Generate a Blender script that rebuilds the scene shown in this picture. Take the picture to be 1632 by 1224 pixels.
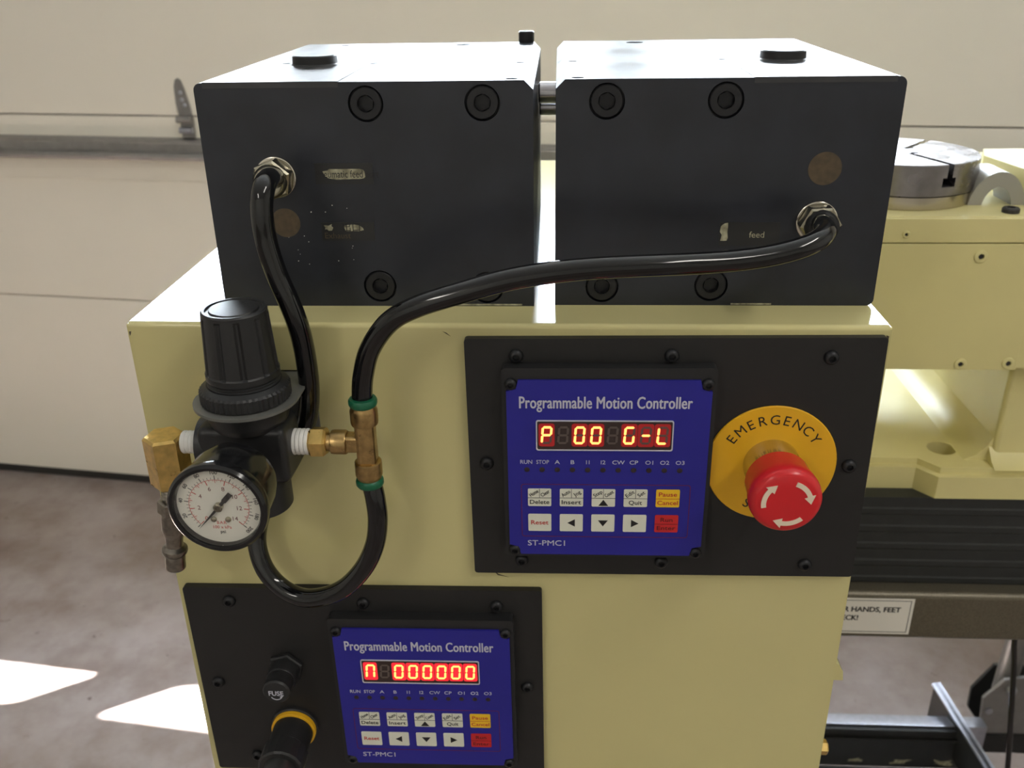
import bpy, bmesh, math, random
from mathutils import Vector, Matrix
random.seed(7)
for o in list(bpy.data.objects): bpy.data.objects.remove(o)
scene = bpy.context.scene
COL = scene.collection
FZ = 1.19                       # height of the cabinet top above the floor; shapes below are measured from that top
PI = math.pi

# ---------------------------------------------------------------- camera
cam_d = bpy.data.cameras.new('camera'); cam = bpy.data.objects.new('camera', cam_d); COL.objects.link(cam)
cam_d.sensor_width = 36.0; cam_d.lens = 1479.3 / 1632 * 36.0
cam_d.clip_start = 0.01; cam_d.clip_end = 60
def cam_rot(rx, ry, rz):
    return Matrix.Rotation(rz, 3, 'Z') @ Matrix.Rotation(rx, 3, 'X') @ Matrix.Rotation(ry, 3, 'Y')
_R = cam_rot(-0.4299, 0.0158, 0.0572)
_m = Matrix((_R.col[0], _R.col[2], -_R.col[1])).transposed().to_4x4()
_m.translation = Vector((0.0287, -0.4161, 0.1597 + FZ))
cam.matrix_world = _m
cam_d.dof.use_dof = True; cam_d.dof.focus_distance = 0.45; cam_d.dof.aperture_fstop = 18
scene.camera = cam

# ---------------------------------------------------------------- world, sun, windows' sky portals, exposure
DOOR_M = -0.13; DOOR_ANG = math.atan(DOOR_M); DOOR_O = Vector((0, 1.67, 0))
SKY = 44.0
world = bpy.data.worlds.new('world'); scene.world = world; world.use_nodes = True
bg = world.node_tree.nodes['Background']; bg.inputs[0].default_value = (0.80, 0.90, 1.0, 1); bg.inputs[1].default_value = SKY
sun_d = bpy.data.lights.new('sun', 'SUN'); sun = bpy.data.objects.new('sun', sun_d); COL.objects.link(sun)
sun_d.energy = 130.0; sun_d.angle = 0.009; sun_d.color = (1.0, 0.97, 0.93)
sun.rotation_euler = Vector((-0.6126, -0.380, -1)).to_track_quat('-Z', 'Y').to_euler()
sun.location = (2, 3, 4)
WINS = [(-1.14, -0.636), (-0.435, 0.070), (0.250, 0.770), (0.978, 1.482)]
WZ0, WZ1 = 0.418, 0.684
for (u0, u1) in WINS:
    pd = bpy.data.lights.new('window_portal', 'AREA'); pd.shape = 'RECTANGLE'; pd.size = u1 - u0; pd.size_y = WZ1 - WZ0
    po = bpy.data.objects.new('window_portal', pd); COL.objects.link(po); pd.cycles.is_portal = True
    e = Matrix.Rotation(DOOR_ANG, 4, 'Z')
    po.matrix_world = Matrix.Translation(DOOR_O + Vector((0, 0, FZ))) @ e @ Matrix.Translation(((u0 + u1) / 2, 0.05, (WZ0 + WZ1) / 2)) @ Matrix.Rotation(-PI / 2, 4, 'X')
LAMP = 7.0                     # watts of each ceiling tube lamp
scene.view_settings.view_transform = 'Standard'; scene.view_settings.look = 'None'
scene.view_settings.gamma = 1; scene.view_settings.use_curve_mapping = False
scene.view_settings.exposure = 0.45

# ---------------------------------------------------------------- materials
def lin(r, g, b):
    f = lambda c: (c / 12.92 if c <= 0.04045 else ((c + 0.055) / 1.055) ** 2.4)
    return (f(r / 255), f(g / 255), f(b / 255), 1)
def mat(name, col, rough=0.5, metal=0.0, spec=0.5, coat=0.0, noise=0.0, nscale=40.0, col2=None, bump=0.0, bscale=300.0, rnoise=0.0, emit=None, estr=0.0, detail=4.0, stretch=None, ramp=(0.35, 0.65)):
    m = bpy.data.materials.new(name); m.use_nodes = True
    nt = m.node_tree; b = nt.nodes['Principled BSDF']
    b.inputs['Base Color'].default_value = col; b.inputs['Roughness'].default_value = rough; b.inputs['Metallic'].default_value = metal
    b.inputs['Specular IOR Level'].default_value = spec; b.inputs['Coat Weight'].default_value = coat; b.inputs['Coat Roughness'].default_value = 0.08
    if emit is not None:
        b.inputs['Emission Color'].default_value = emit; b.inputs['Emission Strength'].default_value = estr
    def tex(scale, det=4.0):
        tc = nt.nodes.new('ShaderNodeTexCoord'); n = nt.nodes.new('ShaderNodeTexNoise')
        n.inputs['Scale'].default_value = scale; n.inputs['Detail'].default_value = det
        if stretch:
            mp = nt.nodes.new('ShaderNodeMapping'); mp.inputs['Scale'].default_value = stretch
            nt.links.new(tc.outputs['Object'], mp.inputs[0]); nt.links.new(mp.outputs[0], n.inputs['Vector'])
        else: nt.links.new(tc.outputs['Object'], n.inputs['Vector'])
        return n
    if noise > 0 or col2:
        n = tex(nscale, detail); r = nt.nodes.new('ShaderNodeValToRGB')
        c2 = col2 or tuple([c * (1 - noise) for c in col[:3]] + [1])
        r.color_ramp.elements[0].position = ramp[0]; r.color_ramp.elements[1].position = ramp[1]
        r.color_ramp.elements[0].color = c2; r.color_ramp.elements[1].color = col
        nt.links.new(n.outputs['Fac'], r.inputs[0]); nt.links.new(r.outputs[0], b.inputs['Base Color'])
    if rnoise > 0:
        n = tex(nscale * 0.7); mr = nt.nodes.new('ShaderNodeMapRange')
        mr.inputs['From Min'].default_value = 0.3; mr.inputs['From Max'].default_value = 0.7
        mr.inputs['To Min'].default_value = max(0.02, rough - rnoise); mr.inputs['To Max'].default_value = rough + rnoise
        nt.links.new(n.outputs['Fac'], mr.inputs['Value']); nt.links.new(mr.outputs[0], b.inputs['Roughness'])
    if bump > 0:
        n = tex(bscale); bp = nt.nodes.new('ShaderNodeBump'); bp.inputs['Strength'].default_value = bump; bp.inputs['Distance'].default_value = 0.001
        nt.links.new(n.outputs['Fac'], bp.inputs['Height']); nt.links.new(bp.outputs[0], b.inputs['Normal'])
    return m
M = {}
M['cream'] = mat('cream_paint', lin(208, 199, 143), 0.13, noise=0.05, nscale=6, bump=0.03, bscale=120)
M['cream_cast'] = mat('cream_casting_paint', lin(218, 208, 148), 0.32, noise=0.06, nscale=14, bump=0.12, bscale=90)
M['block'] = mat('black_oxide_steel', lin(36, 39, 47), 0.36, spec=0.5, noise=0.35, nscale=35, rnoise=0.07, bump=0.05, bscale=500)
M['film'] = mat('worn_cover_film', lin(58, 58, 60), 0.33, spec=0.5, noise=0.25, nscale=60, rnoise=0.06)
M['panel'] = mat('black_powder_coat', lin(30, 29, 29), 0.52, spec=0.45, bump=0.05, bscale=900, noise=0.1, nscale=60)
M['blackplastic'] = mat('black_plastic', lin(34, 34, 35), 0.42, spec=0.45, bump=0.06, bscale=700)
M['glossblack'] = mat('gloss_black_plastic', lin(20, 20, 22), 0.16, spec=0.5)
M['tube'] = mat('black_polyurethane_tube', lin(14, 14, 16), 0.09, spec=0.6)
M['screw'] = mat('black_oxide_screw', lin(46, 46, 48), 0.38, metal=0.6)
M['socket'] = mat('dark_socket', lin(12, 12, 12), 0.6)
M['blue'] = mat('blue_overlay', lin(38, 36, 142), 0.42, spec=0.4, noise=0.06, nscale=30)
M['white_ink'] = mat('pale_print', lin(196, 196, 208), 0.5)
M['ink'] = mat('black_print', lin(26, 24, 24), 0.5)
M['red_ink'] = mat('red_print', lin(190, 52, 44), 0.5)
M['darkred_ink'] = mat('dark_red_print', lin(108, 22, 48), 0.5)
M['maroon_ink'] = mat('maroon_print', lin(96, 14, 16), 0.5)
M['key_white'] = mat('white_key', lin(222, 222, 206), 0.45)
M['key_yellow'] = mat('yellow_key', lin(236, 192, 36), 0.45)
M['key_red'] = mat('red_key', lin(196, 34, 38), 0.45)
M['led'] = mat('dark_led', lin(46, 34, 40), 0.4)
M['lens'] = mat('smoked_display', lin(58, 46, 44), 0.25)
M['seg_off'] = mat('unlit_segment', lin(92, 80, 74), 0.4)
M['seg_on'] = mat('lit_red_segment', lin(200, 30, 20), 0.4, emit=(1.0, 0.16, 0.035, 1), estr=5.5)
M['cell_dim'] = mat('red_glow_cell', lin(60, 20, 20), 0.4, emit=(1.0, 0.015, 0.02, 1), estr=0.18)
M['cell_bright'] = mat('bright_red_glow_cell', lin(80, 20, 20), 0.4, emit=(1.0, 0.02, 0.035, 1), estr=0.75)
M['yellow'] = mat('yellow_plate', lin(232, 176, 30), 0.38, noise=0.06, nscale=60)
M['red'] = mat('red_plastic', lin(206, 34, 40), 0.27, spec=0.5)
M['arrow'] = mat('cream_print', lin(232, 214, 190), 0.5)
M['chrome'] = mat('chrome', lin(205, 200, 188), 0.16, metal=1.0)
M['shaft'] = mat('ground_steel_shaft', lin(190, 190, 196), 0.18, metal=1.0)
M['brass'] = mat('brass', lin(224, 192, 118), 0.34, metal=1.0, noise=0.25, nscale=220, rnoise=0.08)
M['brass_dull'] = mat('dull_brass', lin(190, 160, 108), 0.33, metal=1.0, noise=0.3, nscale=260, rnoise=0.08)
M['nickel'] = mat('nickel_plate', lin(176, 170, 150), 0.22, metal=1.0, noise=0.2, nscale=200)
M['plug'] = mat('worn_steel', lin(150, 144, 134), 0.33, metal=1.0, noise=0.35, nscale=300)
M['ptfe'] = mat('white_thread_tape', lin(232, 230, 224), 0.6, bump=0.2, bscale=900)
M['green'] = mat('green_release_ring', lin(14, 92, 62), 0.35)
M['bracket'] = mat('grey_bracket', lin(112, 112, 108), 0.42, metal=0.3)
M['dial'] = mat('dial_paper', lin(226, 224, 212), 0.5)
M['turntable'] = mat('machined_steel', lin(150, 146, 146), 0.30, metal=1.0, noise=0.22, nscale=70, rnoise=0.08)
M['ring_steel'] = mat('bright_steel_ring', lin(186, 178, 164), 0.25, metal=1.0)
M['slot'] = mat('dark_slot', lin(40, 38, 38), 0.6)
M['gray'] = mat('grey_paint', lin(158, 156, 146), 0.4)
M['bellows'] = mat('black_rubber', lin(38, 40, 40), 0.5, noise=0.2, nscale=80)
M['hammer'] = mat('bronze_hammertone', lin(108, 101, 86), 0.36, metal=0.45, noise=0.25, nscale=700, bump=0.25, bscale=500)
M['cartblack'] = mat('black_frame_paint', lin(36, 36, 35), 0.55, noise=0.2, nscale=40)
M['zinc'] = mat('zinc_plate', lin(178, 180, 190), 0.3, metal=0.9, noise=0.12, nscale=120)
M['paper'] = mat('white_label', lin(226, 222, 214), 0.5)
M['floor'] = mat('stained_concrete', lin(170, 160, 156), 0.5, bump=0.15, bscale=30)
def stain_floor(m):
    nt = m.node_tree; b = nt.nodes['Principled BSDF']; tc = nt.nodes.new('ShaderNodeTexCoord')
    def layer(scale, det, p0, p1, c0, c1, off):
        mp = nt.nodes.new('ShaderNodeMapping'); mp.inputs['Location'].default_value = (off, off * 1.7, 0); nt.links.new(tc.outputs['Object'], mp.inputs[0])
        n = nt.nodes.new('ShaderNodeTexNoise'); n.inputs['Scale'].default_value = scale; n.inputs['Detail'].default_value = det; n.inputs['Roughness'].default_value = 0.62; nt.links.new(mp.outputs[0], n.inputs['Vector'])
        r = nt.nodes.new('ShaderNodeValToRGB'); e = r.color_ramp.elements; e[0].position = p0; e[1].position = p1; e[0].color = c0; e[1].color = c1
        nt.links.new(n.outputs['Fac'], r.inputs[0]); return r.outputs[0]
    def mul(a, c):
        mx = nt.nodes.new('ShaderNodeMix'); mx.data_type = 'RGBA'; mx.blend_type = 'MULTIPLY'; mx.inputs[0].default_value = 1.0
        nt.links.new(a, mx.inputs[6]); nt.links.new(c, mx.inputs[7]); return mx.outputs[2]
    big = layer(1.9, 6, 0.36, 0.64, lin(132, 117, 108), lin(172, 162, 160), 0.0)
    mid = layer(7.0, 8, 0.34, 0.56, lin(222, 214, 210), (1, 1, 1, 1), 3.1)
    spot = layer(24.0, 4, 0.24, 0.32, lin(150, 138, 130), (1, 1, 1, 1), 7.7)
    nt.links.new(mul(mul(big, mid), spot), b.inputs['Base Color'])
stain_floor(M['floor'])
M['door'] = mat('garage_door_steel', lin(240, 235, 222), 0.5, noise=0.02, nscale=4)
M['wall'] = mat('white_wall_paint', lin(232, 227, 216), 0.8, noise=0.02, nscale=3)
M['ceil'] = mat('white_ceiling_paint', lin(238, 235, 228), 0.85, noise=0.02, nscale=3)
M['galv'] = mat('galvanized_steel', lin(150, 148, 146), 0.42, metal=0.7, noise=0.12, nscale=60)
M['seal'] = mat('rubber_seal', lin(46, 44, 42), 0.7)
M['lampshell'] = mat('white_lamp_shell', lin(230, 230, 228), 0.5)
M['lamptube'] = mat('lit_lamp_tube', lin(240, 240, 240), 0.5, emit=(1, 0.95, 0.86, 1), estr=9.0)
M['pale_wear'] = mat('worn_paper', lin(178, 174, 146), 0.6, col2=lin(120, 116, 94), nscale=260, detail=2)
M['sticker'] = mat('black_sticker', lin(34, 34, 34), 0.3)
M['rust'] = mat('brown_plug_stain', lin(86, 72, 52), 0.55, noise=0.3, nscale=300)
M['concrete_mark'] = mat('scuff', lin(70, 60, 44), 0.6)
def glass_mat(name, fac, rough=0.02):
    m = bpy.data.materials.new(name); m.use_nodes = True; nt = m.node_tree; nt.nodes.clear()
    o = nt.nodes.new('ShaderNodeOutputMaterial'); mx = nt.nodes.new('ShaderNodeMixShader'); t = nt.nodes.new('ShaderNodeBsdfTransparent'); g = nt.nodes.new('ShaderNodeBsdfGlossy')
    g.inputs['Roughness'].default_value = rough; mx.inputs[0].default_value = fac
    nt.links.new(t.outputs[0], mx.inputs[1]); nt.links.new(g.outputs[0], mx.inputs[2]); nt.links.new(mx.outputs[0], o.inputs[0]); return m
M['pane'] = glass_mat('window_glass', 0.08)
M['gaugeglass'] = glass_mat('gauge_lens', 0.05, 0.05)

# ---------------------------------------------------------------- mesh helpers
def finish(name, bm, m, parent=None, smooth=True, ang=35):
    bmesh.ops.recalc_face_normals(bm, faces=bm.faces)
    me = bpy.data.meshes.new(name); bm.to_mesh(me); bm.free()
    return link(name, me, m, parent, smooth, ang)
def link(name, me, m, parent=None, smooth=True, ang=35):
    if m is not None: me.materials.append(M[m])
    if smooth:
        me.polygons.foreach_set('use_smooth', [True] * len(me.polygons))
        me.set_sharp_from_angle(angle=math.radians(ang))
    o = bpy.data.objects.new(name, me); COL.objects.link(o)
    if smooth:
        w = o.modifiers.new('weighted_normal', 'WEIGHTED_NORMAL'); w.keep_sharp = True; w.weight = 90
    if parent is not None: o.parent = parent
    return o
def thing(name, label, cat, loc=(0, 0, 0), rot=(0, 0, 0), group=None):
    o = bpy.data.objects.new(name, None); COL.objects.link(o); o.empty_display_size = 0.02
    o.location = loc; o.rotation_euler = rot; o['label'] = label; o['category'] = cat
    if group: o['group'] = group
    return o
def tag(o, label, cat, group=None):
    o['label'] = label; o['category'] = cat
    if group: o['group'] = group
    return o
def struct(o):
    o['kind'] = 'structure'; return o
def inst(src, name, parent, loc=(0, 0, 0), rot=(0, 0, 0)):
    o = bpy.data.objects.new(name, src.data); COL.objects.link(o); o.parent = parent; o.location = loc; o.rotation_euler = rot
    return o
def copy_tree(o, parent=None):
    c = o.copy(); COL.objects.link(c); c.parent = parent
    for ch in list(o.children): copy_tree(ch, c)
    return c
def box(bm, x0, x1, y0, y1, z0, z1, bev=0.0, seg=2):
    r = bmesh.ops.create_cube(bm, size=1)
    vs = r['verts']
    for v in vs: v.co = Vector(((x0 + x1) / 2 + v.co.x * (x1 - x0), (y0 + y1) / 2 + v.co.y * (y1 - y0), (z0 + z1) / 2 + v.co.z * (z1 - z0)))
    if bev > 0:
        es = list({e for v in vs for e in v.link_edges})
        bmesh.ops.bevel(bm, geom=es, offset=bev, segments=seg, affect='EDGES', profile=0.5)
    return bm
def bx(*a, **k): return box(bmesh.new(), *a, **k)
AX = {'z': Matrix.Identity(3), '-z': Matrix.Rotation(PI, 3, 'X'), 'y': Matrix.Rotation(-PI / 2, 3, 'X'), '-y': Matrix.Rotation(PI / 2, 3, 'X'), 'x': Matrix.Rotation(PI / 2, 3, 'Y'), '-x': Matrix.Rotation(-PI / 2, 3, 'Y')}
def lathe(prof, axis='z', at=(0, 0, 0), seg=32, bm=None, close=True, rot=0.0, scale=None):
    """prof: (radius, height along the axis); closed at both ends"""
    bm = bm or bmesh.new(); A = AX[axis] if isinstance(axis, str) else axis; at = Vector(at)
    rings = []
    for (r, h) in prof:
        if r < 1e-7: rings.append([bm.verts.new(at + A @ Vector((0, 0, h)))])
        else: rings.append([bm.verts.new(at + A @ Vector((r * math.cos(rot + 2 * PI * k / seg), r * math.sin(rot + 2 * PI * k / seg), h))) for k in range(seg)])
    for a, b in zip(rings, rings[1:]):
        if len(a) == 1 and len(b) == 1: continue
        for k in range(seg):
            k2 = (k + 1) % seg
            if len(a) == 1: bm.faces.new((a[0], b[k], b[k2]))
            elif len(b) == 1: bm.faces.new((a[k], a[k2], b[0]))
            else: bm.faces.new((a[k], a[k2], b[k2], b[k]))
    if close:
        for rg in (rings[0], rings[-1]):
            if len(rg) > 1: bm.faces.new(rg)
    return bm
def prism(poly, axis, a0, a1, bm=None):
    """poly of 2D points swept along an axis: 'y' takes (x,z), 'z' takes (x,y), 'x' takes (y,z)"""
    bm = bm or bmesh.new()
    f = {'y': lambda p, a: (p[0], a, p[1]), 'z': lambda p, a: (p[0], p[1], a), 'x': lambda p, a: (a, p[0], p[1])}[axis]
    A = [bm.verts.new(f(p, a0)) for p in poly]; B = [bm.verts.new(f(p, a1)) for p in poly]
    bm.faces.new(A); bm.faces.new(B[::-1]); n = len(poly)
    for k in range(n): bm.faces.new((A[k], B[k], B[(k + 1) % n], A[(k + 1) % n]))
    return bm
def hexbar(af, h0, h1, axis='z', at=(0, 0, 0), rot=0.0, ch=0.0008, bm=None):
    R = af / math.sqrt(3)
    return lathe([(R - ch, h0), (R, h0 + ch), (R, h1 - ch), (R - ch, h1)], axis, at, 6, bm, True, rot)
def rrect(x0, x1, z0, z1, r, n=5):
    pts = []
    for (cx, cz, a) in ((x1 - r, z1 - r, 0), (x0 + r, z1 - r, PI / 2), (x0 + r, z0 + r, PI), (x1 - r, z0 + r, 1.5 * PI)):
        for k in range(n + 1): pts.append((cx + r * math.cos(a + k / n * PI / 2), cz + r * math.sin(a + k / n * PI / 2)))
    return pts
def frame_xz(outer, inner, y0, y1, bm=None):
    bm = bm or bmesh.new(); n = len(outer)
    V = lambda ps, y: [bm.verts.new((p[0], y, p[1])) for p in ps]
    a, b, c, d = V(outer, y0), V(inner, y0), V(outer, y1), V(inner, y1)
    for k in range(n):
        j = (k + 1) % n
        bm.faces.new((a[k], a[j], b[j], b[k])); bm.faces.new((c[k], d[k], d[j], c[j])); bm.faces.new((a[k], c[k], c[j], a[j])); bm.faces.new((b[k], b[j], d[j], d[k]))
    return bm
def sweep(pts, r, seg=16, sub=8, bm=None, caps=True):
    P = [Vector(p) for p in pts]; bm = bm or bmesh.new()
    ext = [P[0] * 2 - P[1]] + P + [P[-1] * 2 - P[-2]]; path = []
    for i in range(1, len(ext) - 2):
        p0, p1, p2, p3 = ext[i - 1:i + 3]
        for k in range(sub):
            t = k / sub
            path.append(0.5 * ((2 * p1) + (p2 - p0) * t + (2 * p0 - 5 * p1 + 4 * p2 - p3) * t * t + (3 * p1 - p0 - 3 * p2 + p3) * t ** 3))
    path.append(P[-1])
    T = [(path[min(i + 1, len(path) - 1)] - path[max(i - 1, 0)]).normalized() for i in range(len(path))]
    up = Vector((0, 1, 0)) if abs(T[0].y) < 0.9 else Vector((1, 0, 0))
    nrm = (up - T[0] * up.dot(T[0])).normalized(); prev = None
    for i, p in enumerate(path):
        nrm = (nrm - T[i] * nrm.dot(T[i])).normalized(); b = T[i].cross(nrm)
        ring = [bm.verts.new(p + r * (math.cos(2 * PI * k / seg) * nrm + math.sin(2 * PI * k / seg) * b)) for k in range(seg)]
        if prev:
            for k in range(seg): bm.faces.new((prev[k], prev[(k + 1) % seg], ring[(k + 1) % seg], ring[k]))
        elif caps: bm.faces.new(ring)
        prev = ring
    if caps: bm.faces.new(prev)
    return bm
def boolean_cut(obj, cutter_bm):
    me = bpy.data.meshes.new('cut'); bmesh.ops.recalc_face_normals(cutter_bm, faces=cutter_bm.faces); cutter_bm.to_mesh(me); cutter_bm.free()
    c = bpy.data.objects.new('cut', me); COL.objects.link(c); c.parent = obj.parent
    obj.modifiers.clear(); md = obj.modifiers.new('cut', 'BOOLEAN'); md.operation = 'DIFFERENCE'; md.object = c; md.solver = 'EXACT'; md.use_self = True
    bpy.context.view_layer.update()
    dg = bpy.context.evaluated_depsgraph_get()
    new = bpy.data.meshes.new_from_object(obj.evaluated_get(dg)); obj.modifiers.clear(); obj.data = new
    bpy.data.objects.remove(c); bpy.data.meshes.remove(me)
    new.polygons.foreach_set('use_smooth', [True] * len(new.polygons)); new.set_sharp_from_angle(angle=math.radians(35))
    w = obj.modifiers.new('weighted_normal', 'WEIGHTED_NORMAL'); w.keep_sharp = True; w.weight = 90
def text(body, m, parent, at, size, name='lettering', width=None, rot=0.0, bold=0.0, align='CENTER', proud=0.0001, sx=1.0, tilt=None, spacing=1.0, sink=0.0):
    """flat lettering facing -y (front), in the local frame of its parent"""
    cu = bpy.data.curves.new(name, 'FONT'); cu.body = body; cu.size = size; cu.align_x = align; cu.align_y = 'CENTER'; cu.resolution_u = 3
    cu.extrude = proud / 2; cu.space_character = spacing
    tmp = bpy.data.objects.new(name, cu); COL.objects.link(tmp)
    bpy.context.view_layer.update()
    me = bpy.data.meshes.new_from_object(tmp.evaluated_get(bpy.context.evaluated_depsgraph_get()))
    bpy.data.objects.remove(tmp); bpy.data.curves.remove(cu)
    xs = [v.co.x for v in me.vertices]; w = max(xs) - min(xs)
    s = (width / w) if width else sx
    if align == 'CENTER':
        ox = (max(xs) + min(xs)) / 2
    elif align == 'LEFT': ox = min(xs)
    else: ox = max(xs)
    X = Matrix.Translation(Vector(at) + Vector((0, -proud / 2 + sink, 0))) @ (tilt or Matrix.Identity(4)) @ Matrix.Rotation(-rot, 4, 'Y') @ Matrix.Rotation(PI / 2, 4, 'X') @ Matrix.Diagonal((s, 1, 1, 1)) @ Matrix.Translation((-ox, 0, 0))
    if bold > 0:                                    # heavier strokes: the same outline laid side by side
        b0 = bmesh.new(); b0.from_mesh(me); src = me.copy(); k = bold / s
        for i, (dx, dy) in enumerate(((k, 0), (-k, 0), (0, bold * 0.6), (0, -bold * 0.6))):
            m2 = src.copy(); m2.transform(Matrix.Translation((dx, dy, (i + 1) * 6e-6))); b0.from_mesh(m2); bpy.data.meshes.remove(m2)
        b0.to_mesh(me); b0.free(); bpy.data.meshes.remove(src)
    me.transform(X); me.materials.clear()
    return link(name, me, m, parent, smooth=False)
def poly_xz(pts, y, thick, bm=None): return prism(pts, 'y', y, y - thick, bm)

# ================================================================ the setting
ZF = -FZ; ZC = 1.45
fl = struct(finish('floor', bx(-4.2, 4.2, -4.0, 2.6, ZF - 0.1, ZF), 'floor', smooth=False))
def droom(name, bm, m, parent=None):
    o = finish(name, bm, m, parent, smooth=False)
    if parent is None:
        o.location = DOOR_O; o.rotation_euler = (0, 0, DOOR_ANG); struct(o)
    return o
DT = 1.24                                           # top of the garage door
bm = bx(-3.3, -2.46, 0.0, 0.12, ZF, ZC); box(bm, 2.46, 3.3, 0.0, 0.12, ZF, ZC); box(bm, -2.46, 2.46, 0.0, 0.12, DT, ZC)
box(bm, -2.47, -2.40, 0.05, 0.12, ZF, ZC); box(bm, 2.40, 2.47, 0.05, 0.12, ZF, ZC); box(bm, -2.46, 2.46, 0.05, 0.12, DT - 0.05, DT + 0.01)
droom('wall_back', bm, 'wall')
droom('ceiling', bx(-3.4, 3.4, -5.3, 0.12, ZC, ZC + 0.1), 'ceil')
droom('wall_left', bx(-3.4, -3.3, -5.2, 0.12, ZF, ZC), 'wall')
droom('wall_right', bx(3.3, 3.4, -5.2, 0.12, ZF, ZC), 'wall')
droom('wall_front', bx(-3.4, 3.4, -5.3, -5.2, ZF, ZC), 'wall')
# garage door: stacked sections, the fourth one with a row of windows
door = bpy.data.objects.new('door_1', None); COL.objects.link(door); door.location = DOOR_O; door.rotation_euler = (0, 0, DOOR_ANG); door['kind'] = 'structure'
SEAM = [ZF + 0.025, -0.633, -0.166, 0.303, 0.772, DT]
def section(z0, z1):
    g = 0.0014
    return bx(-2.45, 2.45, 0.0, 0.045, z0 + g, z1 - g, bev=0.003, seg=2)
for k in range(5):
    if k == 3:
        b = bmesh.new(); g = 0.0014
        us = [-2.45] + [w for p in WINS for w in (p[0] - 0.03, p[1] + 0.03)] + [2.45]
        box(b, -2.45, 2.45, 0, 0.016, SEAM[3] + g, WZ0 - 0.03); box(b, -2.45, 2.45, 0, 0.016, WZ1 + 0.03, SEAM[4] - g)
        for i in range(0, len(us), 2): box(b, us[i], us[i + 1], 0, 0.016, WZ0 - 0.03, WZ1 + 0.03)
        s = finish('door_section', b, 'door', door, smooth=False)
        for (u0, u1) in WINS:
            fr = finish('window_frame', frame_xz(rrect(u0 - 0.034, u1 + 0.034, WZ0 - 0.034, WZ1 + 0.034, 0.02, 6), rrect(u0, u1, WZ0, WZ1, 0.035, 6), -0.004, 0.014), 'door', s)
            finish('pane', bx(u0 - 0.005, u1 + 0.005, 0.004, 0.008, WZ0 - 0.005, WZ1 + 0.005), 'pane', s, smooth=False)
    else: finish('door_section', section(SEAM[k], SEAM[k + 1]), 'door', door)
    if k: finish('seam_backing', bx(-2.44, 2.44, 0.012, 0.03, SEAM[k] - 0.006, SEAM[k] + 0.006), 'seal', door, smooth=False)
finish('bottom_seal', bx(-2.45, 2.45, 0.003, 0.042, ZF, ZF + 0.028, bev=0.006), 'seal', door)
# reinforcing strut just under the third joint, a folded galvanized channel
zs0, zs1 = -0.264, -0.219
prof = [(0, zs1 + 0.004), (-0.020, zs1), (-0.028, zs1 - 0.006), (-0.028, zs0 + 0.021), (-0.040, zs0 + 0.017), (-0.045, zs0 + 0.010), (-0.042, zs0 + 0.002), (-0.012, zs0), (0, zs0 - 0.003)]
finish('reinforcing_strut', prism(prof, 'x', -2.43, 2.43), 'galv', door, ang=20)
finish('strut_shadow_band', bx(-2.43, 2.43, -0.006, 0.0, -0.318, -0.266, bev=0.002), 'door', door)  # raised strip added to stand in for the shadow band below the strut
# hinge by the left block
uh = -0.858
hg = finish('hinge', prism([(uh - 0.017, -0.168), (uh - 0.020, -0.135), (uh - 0.019, -0.100), (uh - 0.014, -0.084), (uh - 0.008, -0.080), (uh - 0.001, -0.084), (uh + 0.006, -0.105), (uh + 0.013, -0.138), (uh + 0.017, -0.168)], 'y', 0.0, -0.004), 'galv', door)
b = lathe([(0.008, -0.019), (0.008, 0.019)], 'x', (uh, -0.012, -0.172), 16); finish('knuckle', b, 'galv', hg)
b = lathe([(0.007, -0.016), (0.007, 0.016)], 'x', (uh + 0.002, -0.014, -0.196), 16); finish('roller_sleeve', b, 'zinc', hg)
finish('lower_leaf', bx(uh - 0.016, uh + 0.018, -0.006, -0.001, -0.214, -0.17, bev=0.002), 'galv', hg)
for (dx, dz) in ((-0.004, -0.112), (-0.003, -0.128), (0.002, -0.140)): finish('hinge_bolt', lathe([(0.005, 0.003), (0.005, 0.006), (0.003, 0.008), (0, 0.008)], '-y', (uh + dx, 0, dz), 10), 'zinc', hg)
# ceiling tube lamps, out of the picture, hung above the aisle behind the camera
def tube_lamp(x, y, rz, label):
    t = thing('ceiling_lamp', label, 'lamp', (x, y, ZC), (0, 0, rz), 'ceiling tube lamps')
    finish('shell', prism([(-0.09, -0.02), (0.09, -0.02), (0.05, 0.0), (-0.05, 0.0)], 'y', -0.62, 0.62), 'lampshell', t, smooth=False)
    for s in (-1, 1):
        finish('lamp_tube', lathe([(0.013, -0.59), (0.013, 0.59)], 'y', (s * 0.045, 0, -0.04), 12), 'lamptube', t)
        for e in (-1, 1): finish('tube_socket', bx(s * 0.045 - 0.014, s * 0.045 + 0.014, e * 0.60 - 0.012, e * 0.60 + 0.012, -0.056, -0.019), 'lampshell', t, smooth=False)
    ld = bpy.data.lights.new('lamp_light', 'AREA'); ld.shape = 'RECTANGLE'; ld.size = 0.16; ld.size_y = 1.2; ld.energy = LAMP; ld.color = (1.0, 0.96, 0.90)
    lo = bpy.data.objects.new('lamp_light', ld); COL.objects.link(lo); lo.parent = t; lo.location = (0, 0, -0.062)
tube_lamp(-1.1, -2.3, 0.0, 'white twin tube ceiling lamp left of the camera aisle')
tube_lamp(1.05, -0.95, 0.0, 'white twin tube ceiling lamp right of the camera aisle')

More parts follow.
